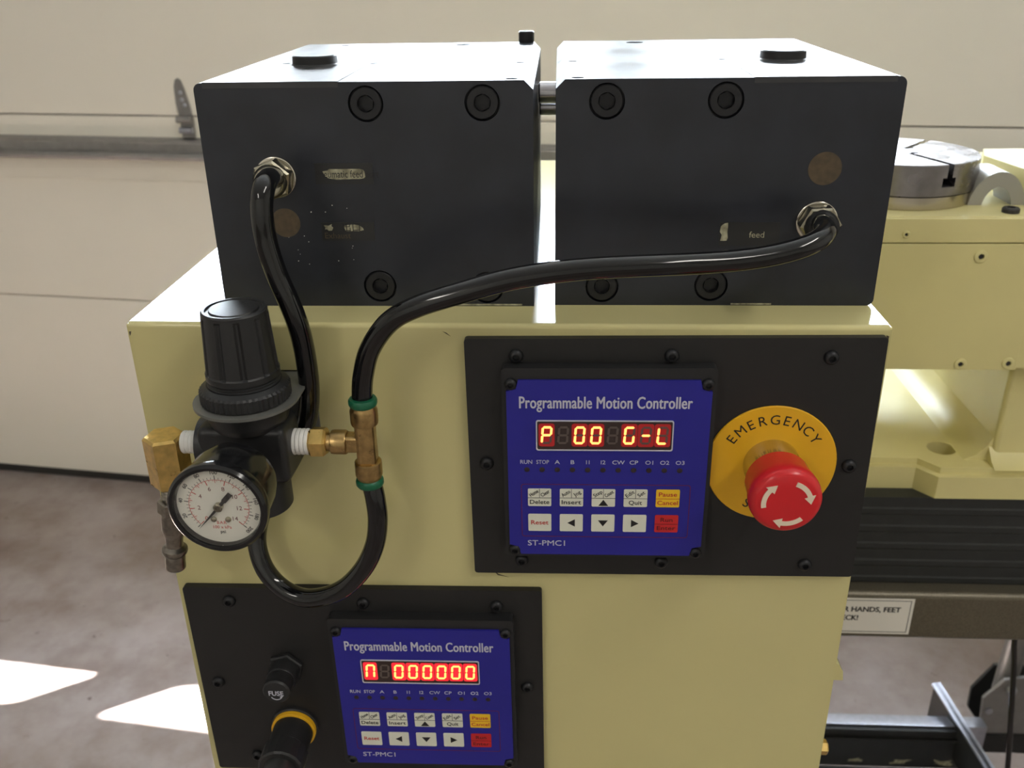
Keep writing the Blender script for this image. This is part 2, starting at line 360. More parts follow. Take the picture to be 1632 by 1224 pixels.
# ================================================================ cabinet
cab = thing('control_cabinet', 'cream painted sheet metal cabinet carrying the black blocks and panels', 'cabinet', (0, 0.2, ZF))
def cabz(z): return z - ZF
CD = 0.40
pr = [(-0.2, 0.0)]                                   # side profile (y,z) with the folded top edges
R0 = 0.0024
pts = [(CD - 0.2, 0.0), (-0.2, 0.0)]
for k in range(7):
    a = PI - k / 6 * PI / 2; pts.append((-0.2 + R0 + R0 * math.cos(a), FZ - R0 + R0 * math.sin(a)))
for k in range(5):
    a = PI / 2 - k / 4 * PI / 2; pts.append((CD - 0.2 - R0 + R0 * math.cos(a), FZ - R0 + R0 * math.sin(a)))
body = finish('shell', prism(pts, 'x', -0.185, 0.185), 'cream', cab)
bmesh_tmp = bmesh.new(); bmesh_tmp.from_mesh(body.data)
es = [e for e in bmesh_tmp.edges if len(e.link_faces) == 2 and e.calc_face_angle(0) > 1.2 and abs(e.verts[0].co.x - e.verts[1].co.x) < 1e-6]
bmesh.ops.bevel(bmesh_tmp, geom=es, offset=0.0014, segments=2, affect='EDGES'); bmesh_tmp.to_mesh(body.data); bmesh_tmp.free()
body.data.polygons.foreach_set('use_smooth', [True] * len(body.data.polygons)); body.data.set_sharp_from_angle(angle=math.radians(35))
hk = finish('side_clip', prism([(0.185, cabz(-0.2065)), (0.1885, cabz(-0.2085)), (0.1912, cabz(-0.2130)), (0.1920, cabz(-0.2195)), (0.185, cabz(-0.2195))], 'y', -0.194, -0.184), 'cream', cab)
finish('side_fitting', hexbar(0.008, 0.0, 0.006, 'x', (0.185, -0.19, cabz(-0.275)), 0.3), 'brass', cab)
for (x, z, r) in ((-0.184, -0.0008, .0022),):
    pass
for (pp, nm) in (([(0.1822, cabz(-0.0045)), (0.1836, cabz(-0.0050)), (0.1835, cabz(-0.0090)), (0.1829, cabz(-0.0070))], 'paint_chip'), ([(-0.0285, cabz(-0.0036)), (-0.0265, cabz(-0.0044)), (-0.0245, cabz(-0.0062)), (-0.0262, cabz(-0.0052))], 'paint_chip'), ([(-0.0075, cabz(-0.1425)), (-0.0045, cabz(-0.1462)), (0.0015, cabz(-0.1475)), (-0.0040, cabz(-0.1455))], 'paint_chip'), ([(-0.1836, cabz(-0.0046)), (-0.1825, cabz(-0.0045)), (-0.1829, cabz(-0.0058)), (-0.1836, cabz(-0.0070))], 'paint_chip')):
    finish(nm, poly_xz(pp, -0.2 + 0.0001, 0.0002), 'concrete_mark', cab, smooth=False)

# ---------------------------------------------------------------- screws shared by the panels
def screw_profile(R): return [(R, 0.0), (R, 0.25 * R), (0.86 * R, 0.55 * R), (0.62 * R, 0.72 * R), (0.46 * R, 0.74 * R), (0.42 * R, 0.2 * R), (0, 0.2 * R)]
_tmp = finish('screw', lathe(screw_profile(0.0036), '-y', (0, 0, 0), 18), 'screw'); SCREW = _tmp.data; bpy.data.objects.remove(_tmp)
_tmp = finish('screw', lathe(screw_profile(0.0031), '-y', (0, 0, 0), 18), 'screw'); SCREW_S = _tmp.data; bpy.data.objects.remove(_tmp)
def put(mesh, name, parent, loc, rot=(0, 0, 0)):
    o = bpy.data.objects.new(name, mesh); COL.objects.link(o); o.parent = parent; o.location = loc; o.rotation_euler = rot; return o

def panel(x0, z0, label, screws, rot):
    """black plate 200 x 136 mm, origin at its top left corner"""
    t = finish('control_panel', prism(rrect(0, 0.2, -0.136, 0, 0.0016, 3), 'y', 0, -0.004), 'panel', cab)
    t.location = (x0, -0.2, cabz(z0)); t.rotation_euler = (0, -rot, 0); t['label'] = label
    for (sx, sz) in screws: put(SCREW, 'screw', t, (sx, -0.004, sz), (0, random.uniform(0, 6), 0))
    return t
up = panel(-0.0178, -0.0060, 'black control panel with the red stop button, upper of the two', [(0.025, -0.0088), (0.0995, -0.0088), (0.1745, -0.0098), (0.0088, -0.068), (0.190, -0.0685), (0.0255, -0.1270), (0.0995, -0.1275), (0.1745, -0.1282)], 0.009)
lo = panel(-0.1805, -0.1555, 'black control panel with the fuse holder, lower of the two', [(0.0256, -0.0088), (0.101, -0.0092), (0.1750, -0.0100), (0.0102, -0.0672), (0.1910, -0.0672), (0.0256, -0.1245)], 0.010)

# ---------------------------------------------------------------- motion controllers
SEG = {'P': 'abefg', '0': 'abcdef', 'G': 'acdef', '-': 'g', 'L': 'def', 'N': 'abcef', ' ': ''}
def seg_polys(w, h, t):
    """seven segment strokes around the origin, as (x,z) hexagons"""
    def hbar(z): return [(-w / 2 + t * .55, z), (-w / 2 + t, z + t / 2), (w / 2 - t, z + t / 2), (w / 2 - t * .55, z), (w / 2 - t, z - t / 2), (-w / 2 + t, z - t / 2)]
    def vbar(x, z0, z1): return [(x, z0 + t * .15), (x + t / 2, z0 + t * .6), (x + t / 2, z1 - t * .6), (x, z1 - t * .15), (x - t / 2, z1 - t * .6), (x - t / 2, z0 + t * .6)]
    xr = w / 2 - t / 2; zt = h / 2 - t / 2
    return {'a': hbar(zt), 'g': hbar(0), 'd': hbar(-zt), 'b': vbar(xr, 0, zt), 'c': vbar(xr, -zt, 0), 'f': vbar(-xr, 0, zt), 'e': vbar(-xr, -zt, 0)}
def controller(x0, z0, label, chars, glow, rot):
    """origin at the top left of the blue face; 98 x 99 mm"""
    W, H = 0.0985, 0.0995; yf = -0.0085
    t = thing('motion_controller', label, 'controller', (x0, -0.004, z0), (0, -rot, 0), 'blue faced motion controllers')
    finish('housing', prism(rrect(-0.0022, W + 0.0022, -H - 0.0022, 0.0058, 0.002, 3), 'y', 0, -0.0072), 'blackplastic', t)
    c = 0.0058
    face = finish('face_overlay', prism([(c, 0), (W - c, 0), (W - c * .8, -c * .8), (W, -c), (W, -H + c), (W - c * .8, -H + c * .8), (W - c, -H), (c, -H), (c * .8, -H + c * .8), (0, -H + c), (0, -c), (c * .8, -c * .8)], 'y', -0.0072, yf), 'blue', t, smooth=False)
    for (sx, sz) in ((0.0022, -0.0024), (W - 0.0022, -0.0024), (0.0026, -H + 0.0022), (W - 0.0026, -H + 0.0014)): put(SCREW_S, 'corner_screw', t, (sx, -0.0072, sz))
    text('Programmable Motion Controller', 'white_ink', t, (0.0478, yf, -0.0120), 0.0090, 'title', width=0.083, bold=0.00016, spacing=1.04)
    # display window
    dx0, dx1, dz0, dz1 = 0.0148, 0.0805, -0.0372, -0.0217
    disp = finish('display', prism(rrect(dx0, dx1, dz0, dz1, 0.0008, 3), 'y', yf, yf - 0.0002), 'lens', t, smooth=False)
    finish('display_border', frame_xz(rrect(dx0 - 0.0006, dx1 + 0.0006, dz0 - 0.0006, dz1 + 0.0006, 0.0011, 4), rrect(dx0, dx1, dz0, dz1, 0.0007, 4), yf, yf - 0.0005), 'white_ink', t, smooth=False)
    pitch = (dx1 - dx0 - 0.0012) / 8; sp = seg_polys(0.0054, 0.0098, 0.00115); dw = 0.0033; yd = yf - 0.0002
    for i, ch in enumerate(chars):
        cx = dx0 + 0.0006 + pitch * (i + 0.5); cz = (dz0 + dz1) / 2 + 0.0002
        sh = lambda ps: [(cx + p[0] + p[1] * 0.07, cz + p[1]) for p in ps]
        on = SEG[ch]
        if on:
            hw = pitch / 2 - 0.00012
            finish('glow_cell', prism(rrect(cx - hw, cx + hw, cz - 0.0063, cz + 0.0063, 0.0012, 3), 'y', yd, yd - 0.0001), glow, disp, smooth=False)
            b = bmesh.new()
            for s in on: prism(sh(sp[s]), 'y', yd - 0.0001, yd - 0.0003, b)
            finish('lit_digit', b, 'seg_on', disp, smooth=False)
        off = [s for s in 'abcdefg' if s not in on]
        if off and (not on or glow == 'cell_dim'):
            b = bmesh.new()
            for s in off: prism(sh(sp[s]), 'y', yd - 0.0001, yd - 0.00018, b)
            finish('dark_digit', b, 'seg_off', disp, smooth=False)
    # indicator row
    for i, s in enumerate(('RUN', 'STOP', 'A', 'B', 'I1', 'I2', 'CW', 'CP', 'O1', 'O2', 'O3')):
        x = 0.0095 + 0.00757 * i - (0.0003 if i == 0 else 0) + (0.0003 if i == 1 else 0)
        text(s, 'white_ink', t, (x, yf, -0.0446), 0.0031, 'indicator_text', sx={1: 1.25, 2: 1.15, 3: 0.98, 4: 0.86}[len(s)], proud=0.00008, bold=0.00002)
        finish('indicator', lathe([(0.0014, 0), (0.0014, 0.0001), (0, 0.0003)], '-y', (0.0095 + 0.00757 * i, yf, -0.0489), 12), 'led', t)
    # key field
    finish('key_border', frame_xz(rrect(0.0064, 0.0912, -0.0885, -0.0572, 0.0014, 4), rrect(0.0067, 0.0909, -0.0882, -0.0575, 0.0012, 4), yf, yf - 0.0001), 'darkred_ink', t, smooth=False)
    kw, kh = 0.0118, 0.0102; yk = yf - 0.0003
    def key(i, j, m):
        x = 0.0098 + 0.0161 * i; z = -0.0598 - 0.0150 * j
        return finish('key', prism(rrect(x, x + kw, z - kh, z, 0.0006, 2), 'y', yf, yk), m, t, smooth=False), x, z
    def line(k, x0, x1, z0, z1, m='ink'): finish('key_line', bx(x0, x1, yk - 0.00008, yk, z0, z1), m, k, smooth=False)
    tops = [('Home', 'Clear', 'Delete'), ('Auto', 'Jog', 'Insert'), ('Step', 'Count', None), ('Edit', 'Set', 'Quit')]
    for i, (a, b_, c_) in enumerate(tops):
        k, x, z = key(i, 0, 'key_white'); zm = z - kh * 0.52
        line(k, x, x + kw, zm - 0.00012, zm + 0.00012); line(k, x + kw * .5 - 0.00012, x + kw * .5 + 0.00012, zm, z)
        text(a, 'ink', k, (x + kw * .26, yk, z - kh * .26), 0.0030, 'key_text', rot=0.62, width=0.0048 if len(a) > 3 else 0.0038, proud=0.00008, bold=0.00004)
        text(b_, 'ink', k, (x + kw * .74, yk, z - kh * .26), 0.0030, 'key_text', rot=0.62, width=0.0048 if len(b_) > 3 else 0.0038, proud=0.00008, bold=0.00004)
        if c_: text(c_, 'ink', k, (x + kw * .5, yk, z - kh * .77), 0.0034, 'key_text', width=0.0098 if len(c_) > 4 else 0.0066, proud=0.00008, bold=0.00005)
        else: finish('key_arrow', poly_xz([(x + kw * .5, z - kh * .60), (x + kw * .5 - 0.0025, z - kh * .95), (x + kw * .5 + 0.0025, z - kh * .95)], yk, 0.00008), 'ink', k, smooth=False)
    for (j, m, a, b_, ink) in ((0, 'key_yellow', 'Pause', 'Cancel', 'red_ink'), (1, 'key_red', 'Run', 'Enter', 'maroon_ink')):
        k, x, z = key(4, j, m); zm = z - kh * 0.52
        line(k, x, x + kw, zm - 0.00012, zm + 0.00012, ink)
        text(a, ink, k, (x + kw * .5, yk, z - kh * .28), 0.0034, 'key_text', width=0.0090 if j == 0 else 0.006, proud=0.00008, bold=0.00005)
        text(b_, ink, k, (x + kw * .5, yk, z - kh * .76), 0.0034, 'key_text', width=0.0102 if j == 0 else 0.0094, proud=0.00008, bold=0.00005)
    k, x, z = key(0, 1, 'key_white'); text('Reset', 'red_ink', k, (x + kw * .5, yk, z - kh * .5), 0.0036, 'key_text', width=0.0088, proud=0.00008, bold=0.00005)
    for i, tri in ((1, [(-.0020, 0), (.0018, .0022), (.0018, -.0022)]), (2, [(0, -.0019), (.0025, .0017), (-.0025, .0017)]), (3, [(.0020, 0), (-.0018, -.0022), (-.0018, .0022)])):
        k, x, z = key(i, 1, 'key_white')
        finish('key_arrow', poly_xz([(x + kw / 2 + p[0], z - kh / 2 + p[1]) for p in tri], yk, 0.00008), 'ink', k, smooth=False)
    text('ST-PMC1', 'white_ink', t, (0.0094, yf, -0.0927), 0.0046, 'model_text', width=0.0192, align='LEFT', bold=0.00003)
    return t
controller(0.0026, -0.0238, 'blue faced controller on the upper panel, display reading P 00 G-L', 'P 00 G-L', 'cell_dim', 0.006)
controller(-0.0966, -0.1753, 'blue faced controller on the lower panel, display showing a row of zeros', 'N 000000', 'cell_bright', 0.011)

# ---------------------------------------------------------------- emergency stop button
es_ = thing('emergency_stop_button', 'red mushroom emergency stop button on a round yellow plate', 'stop button', (0.1342, -0.004, -0.0719))
disc = finish('legend_plate', lathe([(0.0320, 0), (0.0322, 0.0008), (0.0318, 0.0014), (0, 0.0014)], '-y', seg=64), 'yellow', es_)
def arc_text(word, r, a0, a1, size, flip=False):
    n = len(word)
    for i, ch in enumerate(word):
        a = a0 + (a1 - a0) * i / (n - 1)
        rot = a - PI / 2 if not flip else a + PI / 2
        text(ch, 'ink', disc, (r * math.cos(a), -0.0014, r * math.sin(a)), size, 'letter', rot=rot, proud=0.0001, bold=0.0)
arc_text('EMERGENCY', 0.0245, math.radians(146), math.radians(36), 0.0074)
arc_text('STOP', 0.0250, math.radians(246), math.radians(294), 0.0074, True)
finish('collar', lathe([(0.0140, 0.0014), (0.0140, 0.007), (0.0132, 0.0095), (0.0128, 0.015), (0.0118, 0.016), (0, 0.016)], '-y', seg=40), 'chrome', es_)
kn = finish('mushroom_head', lathe([(0.0136, 0.0152), (0.0152, 0.0158), (0.0157, 0.0168), (0.0159, 0.024), (0.0167, 0.0280), (0.0171, 0.0325), (0.0167, 0.0352), (0.0156, 0.0370), (0.0138, 0.0379), (0.0085, 0.0383), (0, 0.0384)], '-y', seg=56), 'red', es_)
for k in range(3):
    am = math.radians(38 - 120 * k); pts_o, pts_i = [], []
    a0, a1 = am + 0.60, am - 0.30; n = 10
    for i in range(n + 1):
        a = a0 + (a1 - a0) * i / n; pts_o.append((0.0120 * math.cos(a), 0.0120 * math.sin(a))); pts_i.append((0.0097 * math.cos(a), 0.0097 * math.sin(a)))
    tip = (0.0109 * math.cos(am - 0.68), 0.0109 * math.sin(am - 0.68))
    head = [(0.0134 * math.cos(a1), 0.0134 * math.sin(a1)), tip, (0.0082 * math.cos(a1), 0.0082 * math.sin(a1))]
    finish('arrow', poly_xz(pts_o + head + pts_i[::-1], -0.0381, 0.00045), 'arrow', kn, smooth=False)

# ---------------------------------------------------------------- fuse holder and connector on the lower panel
fu = thing('fuse_holder', 'black round fuse holder with FUSE lettered on its cap', 'fuse holder', (-0.1280, -0.004, -0.2100))
finish('mounting_nut', hexbar(0.0185, 0, 0.0035, '-y', rot=0.3), 'blackplastic', fu)
finish('holder_body', lathe([(0.0082, 0.003), (0.0086, 0.0035), (0.0086, 0.011), (0.0080, 0.012)], '-y', seg=36), 'blackplastic', fu)
cp = finish('cap', lathe([(0.0072, 0.011), (0.0072, 0.0165), (0.0078, 0.0175), (0.0078, 0.0205), (0.0070, 0.0215), (0, 0.0215)], '-y', seg=36), 'blackplastic', fu)
text('FUSE', 'white_ink', cp, (0.0, -0.0216, -0.0006), 0.0046, 'lettering', width=0.0082, bold=0.00008)
ap = [(0.0036 * math.cos(a), 0.0036 * math.sin(a)) for a in [math.radians(210 + 12 * i) for i in range(10)]]
ai = [(0.0031 * p[0] / 0.0036, 0.0031 * p[1] / 0.0036) for p in ap]
finish('turn_arrow', poly_xz([(p[0], p[1] - 0.0016) for p in ap + [(0.0040, -0.0004), (0.0018, -0.0012)] + ai[::-1]], -0.0215, 0.0001), 'white_ink', cp, smooth=False)
cn = thing('cable_connector', 'black round cable connector with a yellow ring below the fuse holder', 'connector', (-0.1275, -0.004, -0.2545))
finish('base_flange', lathe([(0.0140, 0), (0.0140, 0.002), (0.0132, 0.0026)], '-y', seg=40), 'blackplastic', cn)
finish('yellow_ring', lathe([(0.0126, 0.0024), (0.0131, 0.0028), (0.0131, 0.0056), (0.0124, 0.0060)], '-y', seg=40), 'yellow', cn)
finish('connector_body', lathe([(0.0116, 0.005), (0.0118, 0.006), (0.0114, 0.020), (0.0106, 0.021)], '-y', seg=40), 'blackplastic', cn)
bmn = lathe([(0.0118, 0.0205), (0.0129, 0.0215), (0.0129, 0.033), (0.0119, 0.034)], '-y', seg=18)
finish('coupling_nut', bmn, 'blackplastic', cn, ang=10)
finish('strain_relief', lathe([(0.009, 0.033), (0.0085, 0.040), (0.006, 0.046), (0.005, 0.047)], '-y', seg=24), 'blackplastic', cn)

# ================================================================ the two black feed blocks
def feed_block(x, y, yaw, side, label, W=0.158, D=0.212, H=0.1092):
    """side -1: left block, origin at its front right bottom; side +1: right block, origin at its front left bottom. u runs outwards"""
    t = thing('feed_block', label, 'machine block', (x, y, 0), (0, 0, yaw), 'black feed blocks')
    s = side; c = 0.0042; r = 0.0034
    pts = [(0, 0.0), (0, H - c), (s * c, H)]
    for k in range(6): a = PI / 2 - k / 5 * PI / 2; pts.append((s * (W - r + r * math.cos(a)), H - r + r * math.sin(a)))
    for k in range(6): a = -k / 5 * PI / 2; pts.append((s * (W - r + r * math.cos(a)), r + r * math.sin(a)))
    body = finish('body', prism(pts, 'y', 0, D), 'block', t)
    cut = bmesh.new(); bolts = [(0.0235, 0.0993), (0.0778, 0.0993), (0.0235, 0.0098), (0.0775, 0.0105)]
    for (u, z) in bolts: lathe([(0.0083, -0.002), (0.0083, 0.0045)], 'y', (s * u, 0, z), 32, cut)
    holes = [(0.010, 0.006, .0030), (0.0965, 0.008, .0026), (0.1335, 0.010, .0036), (0.0085, 0.080, .0026), (0.088, 0.082, .0022), (0.0500, 0.196, .0056), (0.128, 0.199, .0026), (0.137, 0.086, .0022), (0.1475, 0.084, .0022), (0.1475, 0.016, .0026)]
    for (u, v, rr) in holes: lathe([(rr, H - 0.008), (rr, H + 0.002)], 'z', (s * u, v, 0), 20, cut)
    boolean_cut(body, cut)
    for (u, z) in bolts:
        b = finish('cap_bolt', lathe([(0.0077, 0.0), (0.0077, 0.0034), (0.0071, 0.0041), (0.0040, 0.0041)], '-y', (s * u, 0.0042, z), 32, close=False), 'screw', t)
        finish('hex_socket', lathe([(0.0040, 0.0041), (0.0040, 0.0008), (0, 0.0008)], '-y', (s * u, 0.0042, z), 6, close=False, rot=0.4), 'screw', b, smooth=False)
    # round button on the top and the film wrapped over the outer top edge
    finish('top_button', lathe([(0.0128, 0), (0.0120, 0.001), (0.0118, 0.0046), (0.0112, 0.0052), (0, 0.0052)], 'z', (s * 0.119, 0.078, H), 36), 'blackplastic', t)
    f = finish('cover_film', bx(min(s * 0.090, s * 0.1535), max(s * 0.090, s * 0.1535), 0.0, 0.082, H, H + 0.0003), 'film', t, smooth=False)
    finish('film_fold', bx(min(s * 0.090, s * 0.1535), max(s * 0.090, s * 0.1535), -0.0003, 0.0, H - 0.0024, H + 0.0003), 'film', f, smooth=False)
    return t
def wear_patch(parent, x0, x1, z0, z1, y, n=16, m='pale_wear', jit=0.25):
    pts = []
    for k in range(n):
        a = 2 * PI * k / n; q = 1 + random.uniform(-jit, jit * 0.4)
        pts.append(((x0 + x1) / 2 + (x1 - x0) / 2 * math.copysign(abs(math.cos(a)) ** 0.6, math.cos(a)) * q, (z0 + z1) / 2 + (z1 - z0) / 2 * math.copysign(abs(math.sin(a)) ** 0.6, math.sin(a)) * q))
    return finish('worn_patch', poly_xz(pts, y, 0.00008), m, parent, smooth=False)
lb = feed_block(0.0152, 0.026, 0.0062, -1, 'black steel block on the cabinet, left of the two')
rb = feed_block(0.0256, 0.0279, 0.0041, 1, 'black steel block on the cabinet, right of the two')
# stickers and stains of the left block (front plane is local y = 0)
def sticker(t, x0, x1, z0, z1): return finish('sticker', bx(x0, x1, -0.0002, 0, z0, z1), 'sticker', t, smooth=False)
s1 = sticker(lb, -0.1048, -0.0768, 0.0622, 0.0722)
wear_patch(s1, -0.1012, -0.0796, 0.0643, 0.0695, -0.0002, 18, jit=0.12)
text('Pneumatic feed port', 'ink', s1, (-0.0890, -0.00028, 0.0668), 0.0050, 'lettering', width=0.0300, proud=0.00006)
s2 = sticker(lb, -0.1044, -0.0782, 0.0342, 0.0434)
wear_patch(s2, -0.0935, -0.0835, 0.0388, 0.0424, -0.0002); wear_patch(s2, -0.1032, -0.0985, 0.0392, 0.0424, -0.0002, 12, jit=0.5)
text('出口', 'ink', s2, (-0.0895, -0.00028, 0.0406), 0.0048, 'lettering', proud=0.00006)
text('Exhaust', 'rust', s2, (-0.0965, -0.0002, 0.0366), 0.0042, 'lettering', proud=0.00006)
finish('plugged_port', lathe([(0.0072, 0), (0.0072, 0.00015), (0, 0.00015)], '-y', (-0.1218, 0, 0.0432), 28), 'rust', lb)
for _ in range(16):
    px, pz = random.uniform(-0.122, -0.085), random.uniform(0.022, 0.052); q = random.uniform(0.0001, 0.00034)
    finish('paint_speck', poly_xz([(px - q, pz), (px, pz + q), (px + q * 1.3, pz), (px, pz - q)], 0, 0.0001), 'paper', lb, smooth=False)
s3_ = sticker(rb, 0.0795, 0.1085, 0.0310, 0.0424)
wear_patch(s3_, 0.0797, 0.0838, 0.0335, 0.0420, -0.0002, 12, jit=0.5)
text('feed', 'pale_wear', s3_, (0.0975, -0.0002, 0.0362), 0.0044, 'lettering', proud=0.00006)
finish('plugged_port', lathe([(0.0078, 0), (0.0078, 0.00015), (0, 0.00015)], '-y', (0.1262, 0, 0.0680), 28), 'rust', rb)
for (x0, x1, b_) in ((-0.052, -0.006, lb), (0.088, 0.108, rb)):
    finish('chipped_edge', bx(x0, x1, -0.0002, 0, 0.0004, 0.0012), 'pale_wear', b_, smooth=False)
# cap screw standing in the back corner hole of the left block
cs = thing('cap_screw', 'small black cap screw standing up on the left block corner', 'screw', (0.0045, 0.236, 0.1092))
finish('head', lathe([(0.0048, 0.0), (0.0052, 0.001), (0.0052, 0.0062), (0.0046, 0.0070), (0.0028, 0.0070), (0.0026, 0.004), (0, 0.004)], 'z', seg=24), 'screw', cs)
finish('shank', lathe([(0.0024, -0.006), (0.0024, 0.001)], 'z', seg=12), 'screw', cs)
# ground shafts bridging the gap between the blocks
for i, (yy, zz, rr) in enumerate(((0.130, 0.0905, 0.0058), (0.150, 0.0800, 0.0050))):
    sh = tag(finish('guide_shaft', lathe([(rr - 0.0006, 0.0), (rr, 0.0008), (rr, 0.0096), (rr - 0.0006, 0.0104)], 'x', (0.0152, yy, zz), 28), 'shaft'), ('thicker polished steel shaft bridging the gap between the black blocks', 'thinner lower steel shaft bridging the gap between the black blocks')[i], 'shaft', 'shafts between the blocks')

# ---------------------------------------------------------------- tube glands on the blocks
def gland(x, y, z, rot, label):
    t = thing('tube_gland', label, 'fitting', (x, y, z), group='tube glands')
    finish('washer', lathe([(0.0098, 0), (0.0098, 0.0016), (0.0092, 0.0020)], '-y', seg=36), 'chrome', t)
    finish('hex_nut', hexbar(0.0168, 0.0022, 0.0105, '-y', rot=rot, ch=0.001), 'nickel', t, smooth=False)
    finish('nose', lathe([(0.0080, 0.010), (0.0078, 0.0125), (0.0066, 0.0140), (0.0052, 0.0142)], '-y', seg=28), 'nickel' if x < 0 else 'blackplastic', t)
    return t
gland(-0.1085, 0.0252, 0.0658, 0.35, 'nickel hex tube gland on the left black block')
gland(0.1507, 0.0282, 0.0430, 0.05, 'nickel hex tube gland on the right black block')

# ================================================================ air regulator, gauge and fittings
RX, RY = -0.1176, -0.0312
rg = thing('air_regulator', 'black air pressure regulator with a tall adjusting knob on a bracket', 'regulator', (RX, RY, -0.0254))
plate = [(0.0243 * math.cos(a), 0.0243 * math.sin(a)) for a in [PI + PI * k / 20 for k in range(21)]]
b = prism(plate + [(0.0243, -RY), (-0.016, -RY)], 'z', -0.0007, 0.0007); box(b, -0.016, 0.0243, -RY - 0.0016, -RY, -0.045, 0.0007)
finish('bracket', b, 'bracket', rg, ang=40)
# knurled collar
b = bmesh.new(); N = 96; rings = []
for (r, z, kn_) in ((0.0200, 0.0008, 0), (0.0208, 0.0013, 1), (0.0208, 0.0068, 1), (0.0196, 0.0078, 0), (0.0172, 0.0092, 0)):
    rings.append([b.verts.new(((r - (0.0006 if (kn_ and k % 2) else 0)) * math.cos(2 * PI * k / N), (r - (0.0006 if (kn_ and k % 2) else 0)) * math.sin(2 * PI * k / N), z)) for k in range(N)])
for a_, c_ in zip(rings, rings[1:]):
    for k in range(N): b.faces.new((a_[k], a_[(k + 1) % N], c_[(k + 1) % N], c_[k]))
b.faces.new(rings[0]); b.faces.new(rings[-1])
finish('knurled_collar', b, 'blackplastic', rg, ang=15)
pf = [(0.0165, 0.0080)]
for k in range(4): z = 0.0090 + k * 0.0016; pf += [(0.0158, z), (0.0166, z + 0.0005), (0.0158, z + 0.0011)]
finish('threaded_neck', lathe(pf + [(0.0150, 0.016)], 'z', seg=40), 'blackplastic', rg, ang=20)
# fluted, tapering knob
b = bmesh.new(); N = 96; rings = []
def flute(k, depth): a = (k * 10 / N) % 1.0; return depth if a < 0.22 else 0.0
for (r, z, d) in ((0.0150, 0.0120, 0), (0.0168, 0.0124, 0), (0.0168, 0.0150, 0), (0.0163, 0.0158, 0.0011), (0.0149, 0.0415, 0.0011), (0.0147, 0.0425, 0), (0.0147, 0.0440, 0), (0.0140, 0.0448, 0), (0.0128, 0.0448, 0), (0.0126, 0.0440, 0), (0.0112, 0.0440, 0), (0.0108, 0.0448, 0), (0.0, 0.0452, 0)):
    if r == 0: rings.append([b.verts.new((0, 0, z))]); continue
    rings.append([b.verts.new(((r - flute(k, d)) * math.cos(2 * PI * k / N), (r - flute(k, d)) * math.sin(2 * PI * k / N), z)) for k in range(N)])
for a_, c_ in zip(rings, rings[1:]):
    for k in range(N):
        if len(c_) == 1: b.faces.new((a_[k], a_[(k + 1) % N], c_[0]))
        else: b.faces.new((a_[k], a_[(k + 1) % N], c_[(k + 1) % N], c_[k]))
b.faces.new(rings[0])
finish('adjusting_knob', b, 'blackplastic', rg, ang=25)
b = lathe([(0.0188, -0.0008), (0.0188, -0.008), (0.0180, -0.010), (0.0165, -0.0125)], 'z', seg=40)
finish('neck_body', b, 'blackplastic', rg)
b = bx(-0.0225, 0.0196, -0.0125, 0.0125, -0.0395, -0.0105, bev=0.0035, seg=3); lathe([(0.0145, -0.058), (0.0152, -0.057), (0.0152, -0.036), (0.0145, -0.034)], 'z', seg=36, bm=b)
lathe([(0.0125, -0.0215), (0.0125, 0.0198), (0.0118, 0.0205)], 'x', (-0.003, 0, -0.0236), 28, b)
finish('body', b, 'blackplastic', rg)

GX, GY, GZ = -0.1162, -0.0880, -0.0508
ga = thing('pressure_gauge', 'round black pressure gauge with a white dial on the regulator', 'gauge', (GX, GY, GZ))
ga.scale = (0.96, 1, 0.96)
finish('case', lathe([(0.0200, -0.0045), (0.0206, -0.008), (0.0204, -0.020), (0.0190, -0.0265), (0.0140, -0.0290), (0.0065, -0.0295), (0.0062, -0.0455)], '-y', seg=56), 'glossblack', ga)
finish('bezel', lathe([(0.0205, -0.0062), (0.0222, -0.0052), (0.0226, -0.0030), (0.0224, -0.0008), (0.0212, 0.0004), (0.0198, 0.0003), (0.0191, -0.0010), (0.0189, -0.0040)], '-y', seg=64, close=False), 'glossblack', ga)
yd = 0.0030
dial = finish('dial', lathe([(0.0192, -0.0040), (0.0192, -yd), (0, -yd)], '-y', seg=64), 'dial', ga)
def gang(bar): return math.radians(225 - 270 * bar / 14.0)
def tick(b, a, r0, r1, w):
    d = Vector((math.cos(a), math.sin(a))); n = Vector((-d.y, d.x)) * w / 2
    prism([tuple(d * r0 + n), tuple(d * r1 + n), tuple(d * r1 - n), tuple(d * r0 - n)], 'y', yd, yd - 0.00006, b)
br, bk = bmesh.new(), bmesh.new()
for i in range(0, 71):
    v = i * 0.2; a = gang(v)
    if i % 10 == 0: tick(br, a, 0.0112, 0.0134, 0.00036)
    elif i % 5 == 0: tick(br, a, 0.0120, 0.0134, 0.00026)
    elif i % 1 == 0 and i % 2 == 0: tick(br, a, 0.0127, 0.0134, 0.00016)
n = 60; ro = [(0.0136 * math.cos(gang(14 * k / n)), 0.0136 * math.sin(gang(14 * k / n))) for k in range(n + 1)]; ri = [(p[0] * 0.0134 / 0.0136, p[1] * 0.0134 / 0.0136) for p in ro]
for k in range(n): prism([ro[k], ro[k + 1], ri[k + 1], ri[k]], 'y', yd, yd - 0.00006, br)
for i in range(0, 41):
    a = gang(14 * i / 40)
    tick(bk, a, 0.0137, 0.0157 if i % 4 == 0 else 0.0147, 0.00034 if i % 4 == 0 else 0.00018)
finish('bar_scale', br, 'red_ink', dial, smooth=False); finish('psi_scale', bk, 'ink', dial, smooth=False)
for v in range(0, 15, 2):
    a = gang(v); text(str(v), 'red_ink' if v < 1 else 'maroon_ink', dial, (0.0092 * math.cos(a), yd, 0.0092 * math.sin(a)), 0.0030, 'numeral', proud=0.00006)
